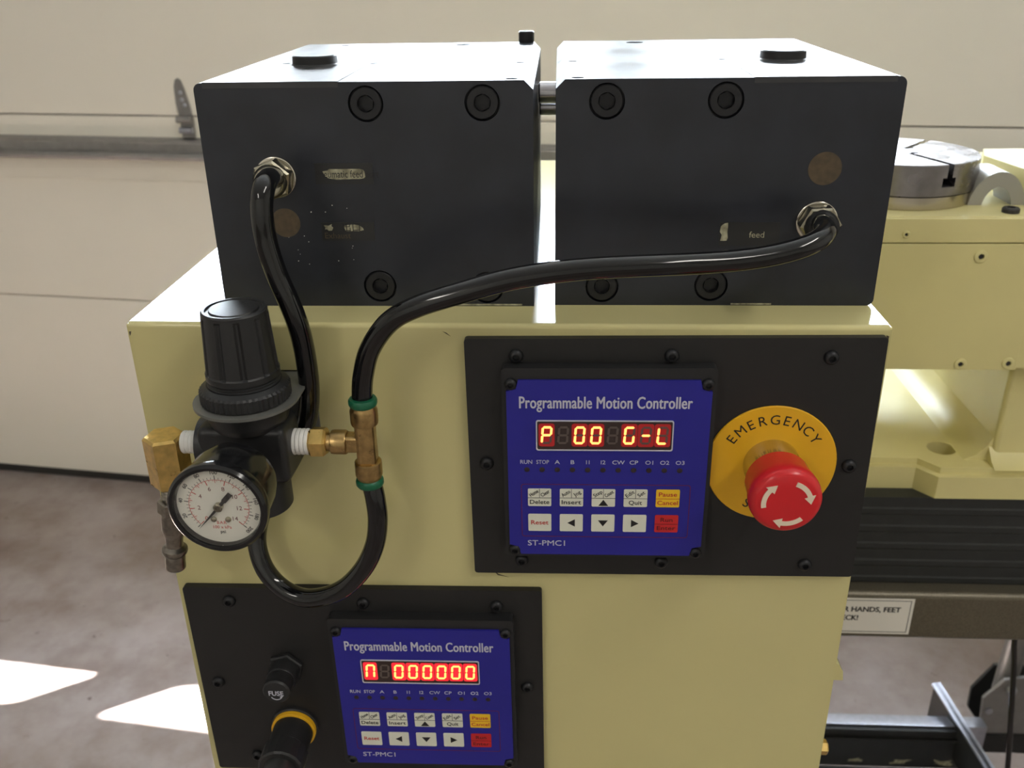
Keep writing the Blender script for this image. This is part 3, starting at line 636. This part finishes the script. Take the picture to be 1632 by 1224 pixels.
for v in range(0, 201, 20):
    a = gang(14 * v / 200)
    if v: text(str(v), 'ink', dial, (0.0171 * math.cos(a), yd, 0.0171 * math.sin(a)), 0.0025, 'numeral', rot=a - PI / 2, proud=0.00006, bold=0.00004)
text('BAR', 'red_ink', dial, (0, yd, -0.0086), 0.0022, 'unit_text', proud=0.00006, spacing=1.2); text('100 x kPa', 'red_ink', dial, (0, yd, -0.0110), 0.0022, 'unit_text', proud=0.00006); text('psi', 'ink', dial, (0, yd, -0.0134), 0.0023, 'unit_text', proud=0.00006, bold=0.00003)
for s in (-1, 1): finish('dial_rivet', lathe([(0.0014, 0), (0.0013, 0.0005), (0.0007, 0.0008), (0, 0.0008)], '-y', (s * 0.0033, yd, -0.0068), 16), 'nickel', dial)
az = gang(-0.15); d = Vector((math.cos(az), math.sin(az))); n2 = Vector((-d.y, d.x))
finish('needle', prism([tuple(d * 0.0150), tuple(d * 0.010 + n2 * 0.0003), tuple(n2 * 0.0007), tuple(d * -0.004 + n2 * 0.0008), tuple(d * -0.0045 + n2 * 0.0012), tuple(d * -0.0095 + n2 * 0.0012), tuple(d * -0.0095 - n2 * 0.0012), tuple(d * -0.0045 - n2 * 0.0012), tuple(d * -0.004 - n2 * 0.0008), tuple(n2 * -0.0007), tuple(d * 0.010 - n2 * 0.0003)], 'y', yd - 0.0010, yd - 0.0014), 'ink', ga, smooth=False)
finish('needle_hub', lathe([(0.0021, 0), (0.0021, 0.0018), (0.0016, 0.0022), (0.0004, 0.0022), (0.0004, 0.0018), (0, 0.0018)], '-y', (0, yd, 0), 24), 'nickel', ga)
finish('lens', lathe([(0.0190, 0), (0.0190, 0.0006), (0.0120, 0.0009), (0, 0.0010)], '-y', (0, 0.0008, 0), 48), 'gaugeglass', ga)

PZ = -0.0490
def taped(parent, x0, x1, at, r=0.0062):
    pf = []; n = 5
    for k in range(n):
        h = x0 + (x1 - x0) * k / n; st = (x1 - x0) / n
        pf += [(r * 0.93, h), (r, h + st * 0.25), (r, h + st * 0.7), (r * 0.95, h + st)]
    return finish('taped_thread', lathe(pf, 'x', at, 24), 'ptfe', parent)
be = thing('brass_elbow', 'hexagonal brass elbow on the left side of the regulator', 'fitting', (-0.1608, RY, -0.0590))
finish('hex_body', hexbar(0.0176, -0.0132, 0.0138, 'z', rot=0.36, ch=0.0012), 'brass', be, smooth=False)
taped(be, 0.0090, 0.0200, (0, 0, PZ + 0.0590), 0.0056)
qp = thing('air_plug', 'worn steel quick connect air plug hanging below the brass elbow', 'fitting', (-0.1618, RY, -0.0722), (0, 0.12, 0))
pf = [(0.0046, 0.004)]
for k in range(6): z = -0.0006 - k * 0.0014; pf += [(0.0050, z), (0.0044, z - 0.0007)]
finish('threads', lathe(pf + [(0.0044, -0.0096)], 'z', seg=24), 'plug', qp, ang=15)
finish('hex', hexbar(0.0122, -0.0170, -0.0092, 'z', rot=0.4, ch=0.0008), 'plug', qp, smooth=False)
finish('barrel', lathe([(0.0056, -0.0168), (0.0058, -0.0178), (0.0058, -0.0268), (0.0046, -0.0305), (0.0042, -0.0345), (0.0044, -0.0365), (0.0062, -0.0382), (0.0064, -0.0395), (0.0060, -0.0410), (0.0046, -0.0425), (0.0050, -0.0440), (0.0050, -0.0500), (0.0044, -0.0508), (0.0034, -0.0508), (0.0032, -0.044), (0, -0.044)], 'z', seg=32), 'plug', qp)
# brass tee with push-in ends
TX = -0.0634; TY = -0.0295
te = thing('brass_tee', 'brass push-in tee with green release rings right of the regulator', 'fitting', (TX, TY, PZ))
taped(te, -0.0375, -0.0272, (0, 0, 0), 0.0064)
finish('hex_nut', hexbar(0.0130, -0.0272, -0.0188, 'x', rot=0.2, ch=0.0012), 'brass', te, smooth=False)
finish('branch_collar', lathe([(0.0045, -0.019), (0.0045, -0.0170), (0.0058, -0.0165), (0.0060, -0.0155), (0.0060, -0.0100), (0.0056, -0.0092), (0.0046, -0.009)], 'x', seg=28), 'brass_dull', te)
b = bx(-0.0046, 0.0046, -0.0046, 0.0046, -0.0135, 0.0135, bev=0.0018, seg=2); box(b, -0.011, -0.002, -0.0040, 0.0040, -0.0042, 0.0042, bev=0.0012)
finish('tee_body', b, 'brass_dull', te, smooth=False)
for s in (1, -1):
    ax = 'z' if s > 0 else '-z'
    finish('push_collar', lathe([(0.0050, 0.0095), (0.0064, 0.0102), (0.0066, 0.0112), (0.0066, 0.0172), (0.0060, 0.0184), (0.0058, 0.0196)], ax, seg=32), 'brass_dull', te)
    finish('release_ring', lathe([(0.0056, 0.0192), (0.0064, 0.0198), (0.0068, 0.0208), (0.0068, 0.0224), (0.0062, 0.0234), (0.0052, 0.0236)], ax, seg=32), 'green', te)
TUBE_A = [(-0.1058, 0.0120, 0.0680), (-0.1032, -0.0040, 0.0709), (-0.1020, -0.0160, 0.0696), (-0.1028, -0.0200, 0.0608), (-0.1026, -0.0200, 0.0467), (-0.0999, -0.0200, 0.0321), (-0.0957, -0.0200, 0.0186), (-0.0926, -0.0190, 0.0044), (-0.0920, -0.0160, -0.0127), (-0.0931, -0.0130, -0.0306), (-0.0966, -0.0110, -0.0464), (-0.1041, -0.0100, -0.0636), (-0.1150, -0.0100, -0.0821), (-0.1254, -0.0100, -0.0993), (-0.1301, -0.0110, -0.1123), (-0.1302, -0.0140, -0.1221), (-0.1263, -0.0180, -0.1323), (-0.1184, -0.0210, -0.1409), (-0.1069, -0.0240, -0.1452), (-0.0945, -0.0260, -0.1430), (-0.0817, -0.0280, -0.1351), (-0.0704, -0.0300, -0.1212), (-0.0635, -0.0310, -0.1063), (-0.0609, -0.0310, -0.0921), (-0.0614, -0.0300, -0.0801), (-0.0626, -0.0290, -0.0725), (-0.0628, -0.0290, -0.0676)]
TUBE_B = [(-0.0636, -0.0290, -0.0293), (-0.0635, -0.0290, -0.0238), (-0.0619, -0.0300, -0.0137), (-0.0572, -0.0320, 0.0003), (-0.0471, -0.0350, 0.0142), (-0.0341, -0.0370, 0.0223), (-0.0129, -0.0370, 0.0293), (0.0047, -0.0360, 0.0341), (0.0216, -0.0340, 0.0366), (0.0383, -0.0310, 0.0376), (0.0555, -0.0280, 0.0378), (0.0738, -0.0250, 0.0377), (0.0925, -0.0210, 0.0374), (0.1087, -0.0180, 0.0379), (0.1227, -0.0155, 0.0394), (0.1352, -0.0130, 0.0421), (0.1427, -0.0090, 0.0444), (0.1473, -0.0020, 0.0459), (0.1484, 0.0060, 0.0461), (0.1497, 0.0140, 0.0454)]
tag(finish('air_tube', sweep(TUBE_A, 0.0050, 18, 8), 'tube'), 'glossy black air tube looping from the left block down to the brass tee', 'tube', 'air tubes')
tag(finish('air_tube', sweep(TUBE_B, 0.0049, 18, 8), 'tube'), 'glossy black air tube arching from the brass tee to the right block', 'tube', 'air tubes')

# ================================================================ lift cart with the indexing machine behind the cabinet
XL = 0.196
ct = thing('lift_cart', 'bronze painted lift cart with a warning label, right of the cabinet', 'cart', (0.65, 0.62, ZF))
def L(x, y, z): return (x - 0.65, y - 0.62, z - ZF)
def cbx(x0, x1, y0, y1, z0, z1, **k):
    a, b_ = L(x0, y0, z0), L(x1, y1, z1); return bx(a[0], b_[0], a[1], b_[1], a[2], b_[2], **k)
finish('platform', cbx(XL, 1.10, 0.285, 0.93, -0.4205, -0.3685, bev=0.006, seg=4), 'hammer', ct)
lab = finish('warning_label', cbx(0.225, 0.3518, 0.2846, 0.285, -0.4135, -0.3737), 'paper', ct, smooth=False)
la = L(0, 0.2846, 0)
finish('label_border', frame_xz([(0.2275 - .65, -0.4115 - ZF), (0.3492 - .65, -0.4115 - ZF), (0.3492 - .65, -0.3757 - ZF), (0.2275 - .65, -0.3757 - ZF)], [(0.2281 - .65, -0.4109 - ZF), (0.3486 - .65, -0.4109 - ZF), (0.3486 - .65, -0.3763 - ZF), (0.2281 - .65, -0.3763 - ZF)], la[1], la[1] - 0.0001), 'ink', lab, smooth=False)
text('YOUR HANDS, FEET', 'ink', lab, L(0.3405, 0.2846, -0.3862), 0.0078, 'lettering', width=0.0670, align='RIGHT', bold=0.0003)
text('NECK!', 'ink', lab, L(0.3035, 0.2846, -0.3958), 0.0078, 'lettering', width=0.0200, align='RIGHT', bold=0.0003)
# low base frame, lift cylinder and casters
ZB = -1.0
finish('cross_bar', cbx(0.22, 0.735, 0.772, 0.796, ZB - 0.05, ZB, bev=0.002), 'zinc', ct)
b = cbx(0.22, 0.70, 0.764, 0.770, ZB - 0.085, ZB - 0.004, bev=0.001)
q0, q1 = L(0.22, 0.758, ZB - 0.022), L(0.70, 0.766, ZB - 0.018); box(b, q0[0], q1[0], q0[1], q1[1], q0[2], q1[2], 0.001)
chn = finish('channel', b, 'cartblack', ct)
for x in (0.527, 0.603, 0.672): wear_patch(chn, x - 0.65 - 0.018, x - 0.65 + 0.018, ZB - 0.078 - ZF, ZB - 0.066 - ZF, 0.764 - 0.62, 14, jit=0.6)
finish('tread_plate', cbx(0.46, 0.690, 0.60, 0.764, ZB - 0.095, ZB - 0.085, bev=0.002), 'zinc', ct)
for x in (0.525, 0.598, 0.668): finish('plate_nut', hexbar(0.014, 0, 0.007, 'z', L(x, 0.748, ZB - 0.085), rot=x * 7), 'zinc', ct, smooth=False)
bmn = bmesh.new()
Pd = [L(0.668, 0.835, ZB + 0.035), L(0.722, 0.66, ZB - 0.03)]
def slab(bm, pa, pb, w, h):
    pa, pb = Vector(pa), Vector(pb); d = (pb - pa); n = Vector((-d.y, d.x, 0)).normalized() * w / 2
    vs = [bm.verts.new(p + sgn * n + Vector((0, 0, z))) for p in (pa, pb) for sgn in (1, -1) for z in (0, -h)]
    for f in ((0, 1, 3, 2), (4, 6, 7, 5), (0, 4, 5, 1), (2, 3, 7, 6), (0, 2, 6, 4), (1, 5, 7, 3)): bm.faces.new([vs[i] for i in f])
    return bm
finish('angle_iron', slab(bmn, Pd[0], L(0.73, 0.60, ZB - 0.03), 0.006, 0.075), 'cartblack', ct, smooth=False)
bmn = bmesh.new(); slab(bmn, Pd[0], L(0.73, 0.60, ZB - 0.03), 0.016, 0.003); finish('angle_flange', bmn, 'zinc', ct, smooth=False)
for (yy, pp, m_) in ((0.845, [(0.756, -1.055), (0.736, -1.026), (0.734, -0.985), (0.763, -0.9325), (0.81, -0.932), (0.83, -0.97), (0.83, -1.055)], 'cartblack'), (0.795, [(0.736, -1.035), (0.729, -0.960), (0.756, -0.9205), (0.80, -0.912), (0.82, -0.95), (0.82, -1.035)], 'galv')):
    finish('pivot_plate', prism([(p[0] - 0.65, p[1] - ZF) for p in pp], 'y', yy - 0.62, yy - 0.62 + 0.006), m_, ct, smooth=False)
finish('pivot_bolt', lathe([(0.009, 0), (0.009, 0.004), (0.006, 0.008), (0, 0.008)], '-y', L(0.769, 0.795, -0.940), 16), 'zinc', ct)
finish('pivot_bolt', lathe([(0.006, 0), (0.006, 0.003), (0, 0.004)], '-y', L(0.742, 0.795, -0.985), 16), 'zinc', ct)
v0, v1 = Vector(L(0.772, 0.822, -0.965)), Vector(L(0.790, 0.822, -0.42))
A = (v1 - v0).to_track_quat('Z', 'Y').to_matrix(); ln = (v1 - v0).length
finish('lift_cylinder', lathe([(0.017, 0), (0.017, ln * 0.6), (0.015, ln * 0.6 + 0.004)], A, v0, 24), 'galv', ct)
finish('lift_rod', lathe([(0.010, ln * 0.6), (0.010, ln)], A, v0, 16), 'chrome', ct)
finish('base_rail', cbx(0.70, 1.10, 0.79, 0.83, ZB - 0.075, ZB - 0.035, bev=0.004), 'cartblack', ct)
finish('side_rail', cbx(1.06, 1.10, 0.35, 0.93, ZB - 0.075, ZB - 0.035, bev=0.004), 'cartblack', ct)
finish('side_rail', cbx(XL + 0.02, XL + 0.06, 0.45, 0.93, ZB - 0.075, ZB - 0.035, bev=0.004), 'cartblack', ct)
for (x, y) in ((1.08, 0.38), (1.08, 0.90), (XL + 0.04, 0.90), (XL + 0.04, 0.47)):
    c = finish('caster', bx(*[w for p in ((x - 0.65 - 0.02, x - 0.65 + 0.02), (y - 0.62 - 0.02, y - 0.62 + 0.02)) for w in p], ZB - 0.08 - ZF, ZB - 0.072 - ZF), 'zinc', ct, smooth=False)
    finish('wheel', lathe([(0.050, -0.014), (0.054, -0.010), (0.054, 0.010), (0.050, 0.014)], 'y', (x - 0.65, y - 0.62, 0.054), 28), 'seal', c)
    for s in (-1, 1): finish('fork', bx(x - 0.65 - 0.012, x - 0.65 + 0.012, y - 0.62 + s * 0.018 - 0.002, y - 0.62 + s * 0.018 + 0.002, 0.045, ZB - 0.076 - ZF), 'zinc', c, smooth=False)
finish('lift_post', cbx(1.03, 1.07, 0.60, 0.64, ZB - 0.06, -0.42), 'cartblack', ct, smooth=False)
tag(finish('power_cable', sweep([(0.549, 0.455, -0.4215), (0.549, 0.455, -0.54), (0.555, 0.452, -0.59), (0.562, 0.45, -0.64), (0.5796, 0.45, -0.75), (0.60, 0.45, -0.90), (0.64, 0.46, -1.10), (0.70, 0.48, ZF + 0.005), (0.85, 0.46, ZF + 0.0045)], 0.0032, 10, 8), 'tube'), 'thin black power cable hanging in front of the lift cylinder', 'cable')

# machine on the cart
mc = thing('indexing_machine', 'cream painted indexing machine standing on the lift cart', 'machine', (0.45, 0.45, -0.3685))
def K(x, y, z): return (x - 0.45, y - 0.45, z + 0.3685)
def kbx(x0, x1, y0, y1, z0, z1, **k):
    a, b_ = K(x0, y0, z0), K(x1, y1, z1); return bx(a[0], b_[0], a[1], b_[1], a[2], b_[2], **k)
kp = lambda ps: [(p[0] - 0.45, p[1] - 0.45) for p in ps]
# ribbed black way cover under the casting
prf = [(0.62, 0.3685 - 0.277)]
z = -0.277; ys = 0.302
prf = [(0.55 - 0.45, K(0, 0, -0.277)[2]), (ys - 0.45, K(0, 0, -0.277)[2])]
nst = 5; hh = 0.0915 / nst
for k in range(nst):
    zt = -0.277 - k * hh
    prf += [(ys - 0.45, K(0, 0, zt - hh * 0.55)[2]), (ys - 0.45 - 0.0007, K(0, 0, zt - hh * 0.65)[2]), (ys - 0.45 - 0.0007, K(0, 0, zt - hh * 0.9)[2]), (ys - 0.45, K(0, 0, zt - hh)[2])]
prf += [(0.55 - 0.45, 0.0)]
finish('way_cover', prism(prf, 'x', XL - 0.45, 1.0 - 0.45), 'bellows', mc, ang=20)
# base casting with a stepped flange and a drilled pad
base = finish('base_casting', prism(kp([(XL, 0.318), (0.344, 0.318), (0.358, 0.301), (0.95, 0.301), (0.95, 0.56), (XL, 0.56)]), 'z', K(0, 0, -0.277)[2], K(0, 0, -0.2495)[2]), 'cream_cast', mc)
bmt = bmesh.new(); bmt.from_mesh(base.data)
es = [e for e in bmt.edges if all(abs(v.co.z - K(0, 0, -0.2495)[2]) < 1e-5 for v in e.verts) and all(v.co.y < 0.0 for v in e.verts)]
bmesh.ops.bevel(bmt, geom=es, offset=0.006, segments=4, affect='EDGES'); bmt.to_mesh(base.data); bmt.free()
base.data.polygons.foreach_set('use_smooth', [True] * len(base.data.polygons)); base.data.set_sharp_from_angle(angle=math.radians(35))
cut = lathe([(0.0125, K(0, 0, -0.272)[2]), (0.0125, K(0, 0, -0.24)[2])], 'z', K(0.374, 0.343, 0)[:2] + (0,), 28)
boolean_cut(base, cut)
# sloping web between base and head, then the column
finish('column', kbx(0.4075, 0.60, 0.318, 0.56, -0.252, -0.026, bev=0.005, seg=3), 'cream_cast', mc)
finish('side_fillet', prism([(p[0] - 0.45, p[1] + 0.3685) for p in ((0.385, -0.2497), (0.410, -0.2497), (0.410, -0.222), (0.404, -0.235), (0.396, -0.2445))], 'y', 0.322 - 0.45, 0.56 - 0.45), 'cream_cast', mc, ang=60)
finish('column_fillet', prism([(p[0] - 0.45, p[1] + 0.3685) for p in ((0.303, -0.2495), (0.322, -0.2495), (0.322, -0.236), (0.312, -0.2455))], 'x', 0.405 - 0.45, 0.60 - 0.45), 'cream_cast', mc, ang=60)
finish('head', kbx(XL, 0.62, 0.3025, 0.56, -0.153, -0.0255, bev=0.0016), 'cream_cast', mc)
cv = finish('front_cover', kbx(XL, 0.4005, 0.2985, 0.3025, -0.1525, -0.0462, bev=0.0008), 'cream_cast', mc)
finish('top_strip', kbx(XL, 0.62, 0.2985, 0.3025, -0.0454, -0.0262, bev=0.0008), 'cream_cast', mc)
scm = None
for (x, z, r) in ((0.2947, -0.0385, 0.0030), (0.3544, -0.0562, 0.0052), (0.3553, -0.1472, 0.0050), (0.3932, -0.1463, 0.0050), (0.239, -0.0562, 0.0052), (0.239, -0.1472, 0.005)):
    sc = finish('cover_screw', lathe([(r, 0), (r, 0.0007), (r * 0.85, 0.0012), (r * 0.45, 0.0012), (r * 0.42, -0.001), (0, -0.001)], '-y', K(x, 0.2985, z), 20), 'cream_cast', mc)
    finish('screw_socket', lathe([(r * 0.40, -0.0008), (r * 0.40, 0.0002), (0, 0.0002)], '-y', K(x, 0.2985, z), 6, rot=0.3), 'slot', sc, smooth=False)
# rear housing with a slanting edge, and the grey arch in front of it
finish('rear_housing', prism(kp([(0.3903, 0.4095), (0.405, 0.3242), (0.52, 0.32), (0.52, 0.44), (0.4024, 0.4409)]), 'z', K(0, 0, -0.0255)[2], K(0, 0, 0.0)[2]), 'cream_cast', mc, ang=30)
ar = [(0.0, 0.0)]
cxa, cza = 0.376 - 0.45, K(0, 0, -0.030)[2]
po = [(cxa + 0.0225 * math.cos(PI * k / 20), cza + 0.031 * math.sin(PI * k / 20)) for k in range(21)]; pi_ = [(cxa + 0.0120 * math.cos(PI * k / 20), cza + 0.019 * math.sin(PI * k / 20)) for k in range(21)]
finish('arch_guard', prism(po + pi_[::-1], 'y', 0.338 - 0.45, 0.372 - 0.45), 'gray', mc, ang=30)
finish('oil_plug', lathe([(0.0065, 0), (0.0065, 0.003), (0.0055, 0.0040), (0.003, 0.0040), (0.003, 0.002), (0, 0.002)], 'z', K(0.3775, 0.315, -0.0255), 20), 'slot', mc)

# rotary table on the machine head
rt = thing('rotary_table', 'round machined steel rotary table with slots behind the right block', 'rotary table', (0.3085, 0.3805, -0.0255))
RD = 0.0620
dk = finish('disc', lathe([(RD - 0.0010, 0.0105), (RD, 0.0112), (RD, 0.0348), (RD - 0.0008, 0.0355), (0, 0.0355)], 'z', seg=96), 'turntable', rt)
cut = bmesh.new()
def slotbox(bm, a, r0, r1, w, z0, z1):
    d = Vector((math.cos(a), math.sin(a), 0)); n = Vector((-d.y, d.x, 0)) * w / 2
    vs = [bm.verts.new(d * r + s * n + Vector((0, 0, z))) for r in (r0, r1) for s in (1, -1) for z in (z0, z1)]
    for f in ((0, 1, 3, 2), (4, 6, 7, 5), (0, 4, 5, 1), (2, 3, 7, 6), (0, 2, 6, 4), (1, 5, 7, 3)): bm.faces.new([vs[i] for i in f])
for k in range(3): slotbox(cut, math.radians(-70 + 120 * k), 0.012, 0.08, 0.0050, 0.0250, 0.05)
for (dx, dy) in ((0.0125, 0.012), (0.0090, -0.0095), (-0.010, 0.008), (-0.012, -0.006)): lathe([(0.0032, 0.028), (0.0032, 0.05)], 'z', (dx, dy, 0), 14, cut)
boolean_cut(dk, cut)
cut = bmesh.new()
for k in range(3): slotbox(cut, math.radians(-70 + 120 * k), 0.014, 0.08, 0.0120, 0.0180, 0.0252)
boolean_cut(dk, cut)
finish('seat_ring', lathe([(0.0605, 0), (0.0612, 0.0006), (0.0612, 0.0100), (0.0600, 0.0106)], 'z', seg=96), 'ring_steel', rt)

# ---------------------------------------------------------------- lift everything so that the floor lies at zero
for o in list(bpy.data.objects):
    if o.parent is None and o.type in {'MESH', 'EMPTY'}: o.location.z += FZ
bpy.context.view_layer.update()
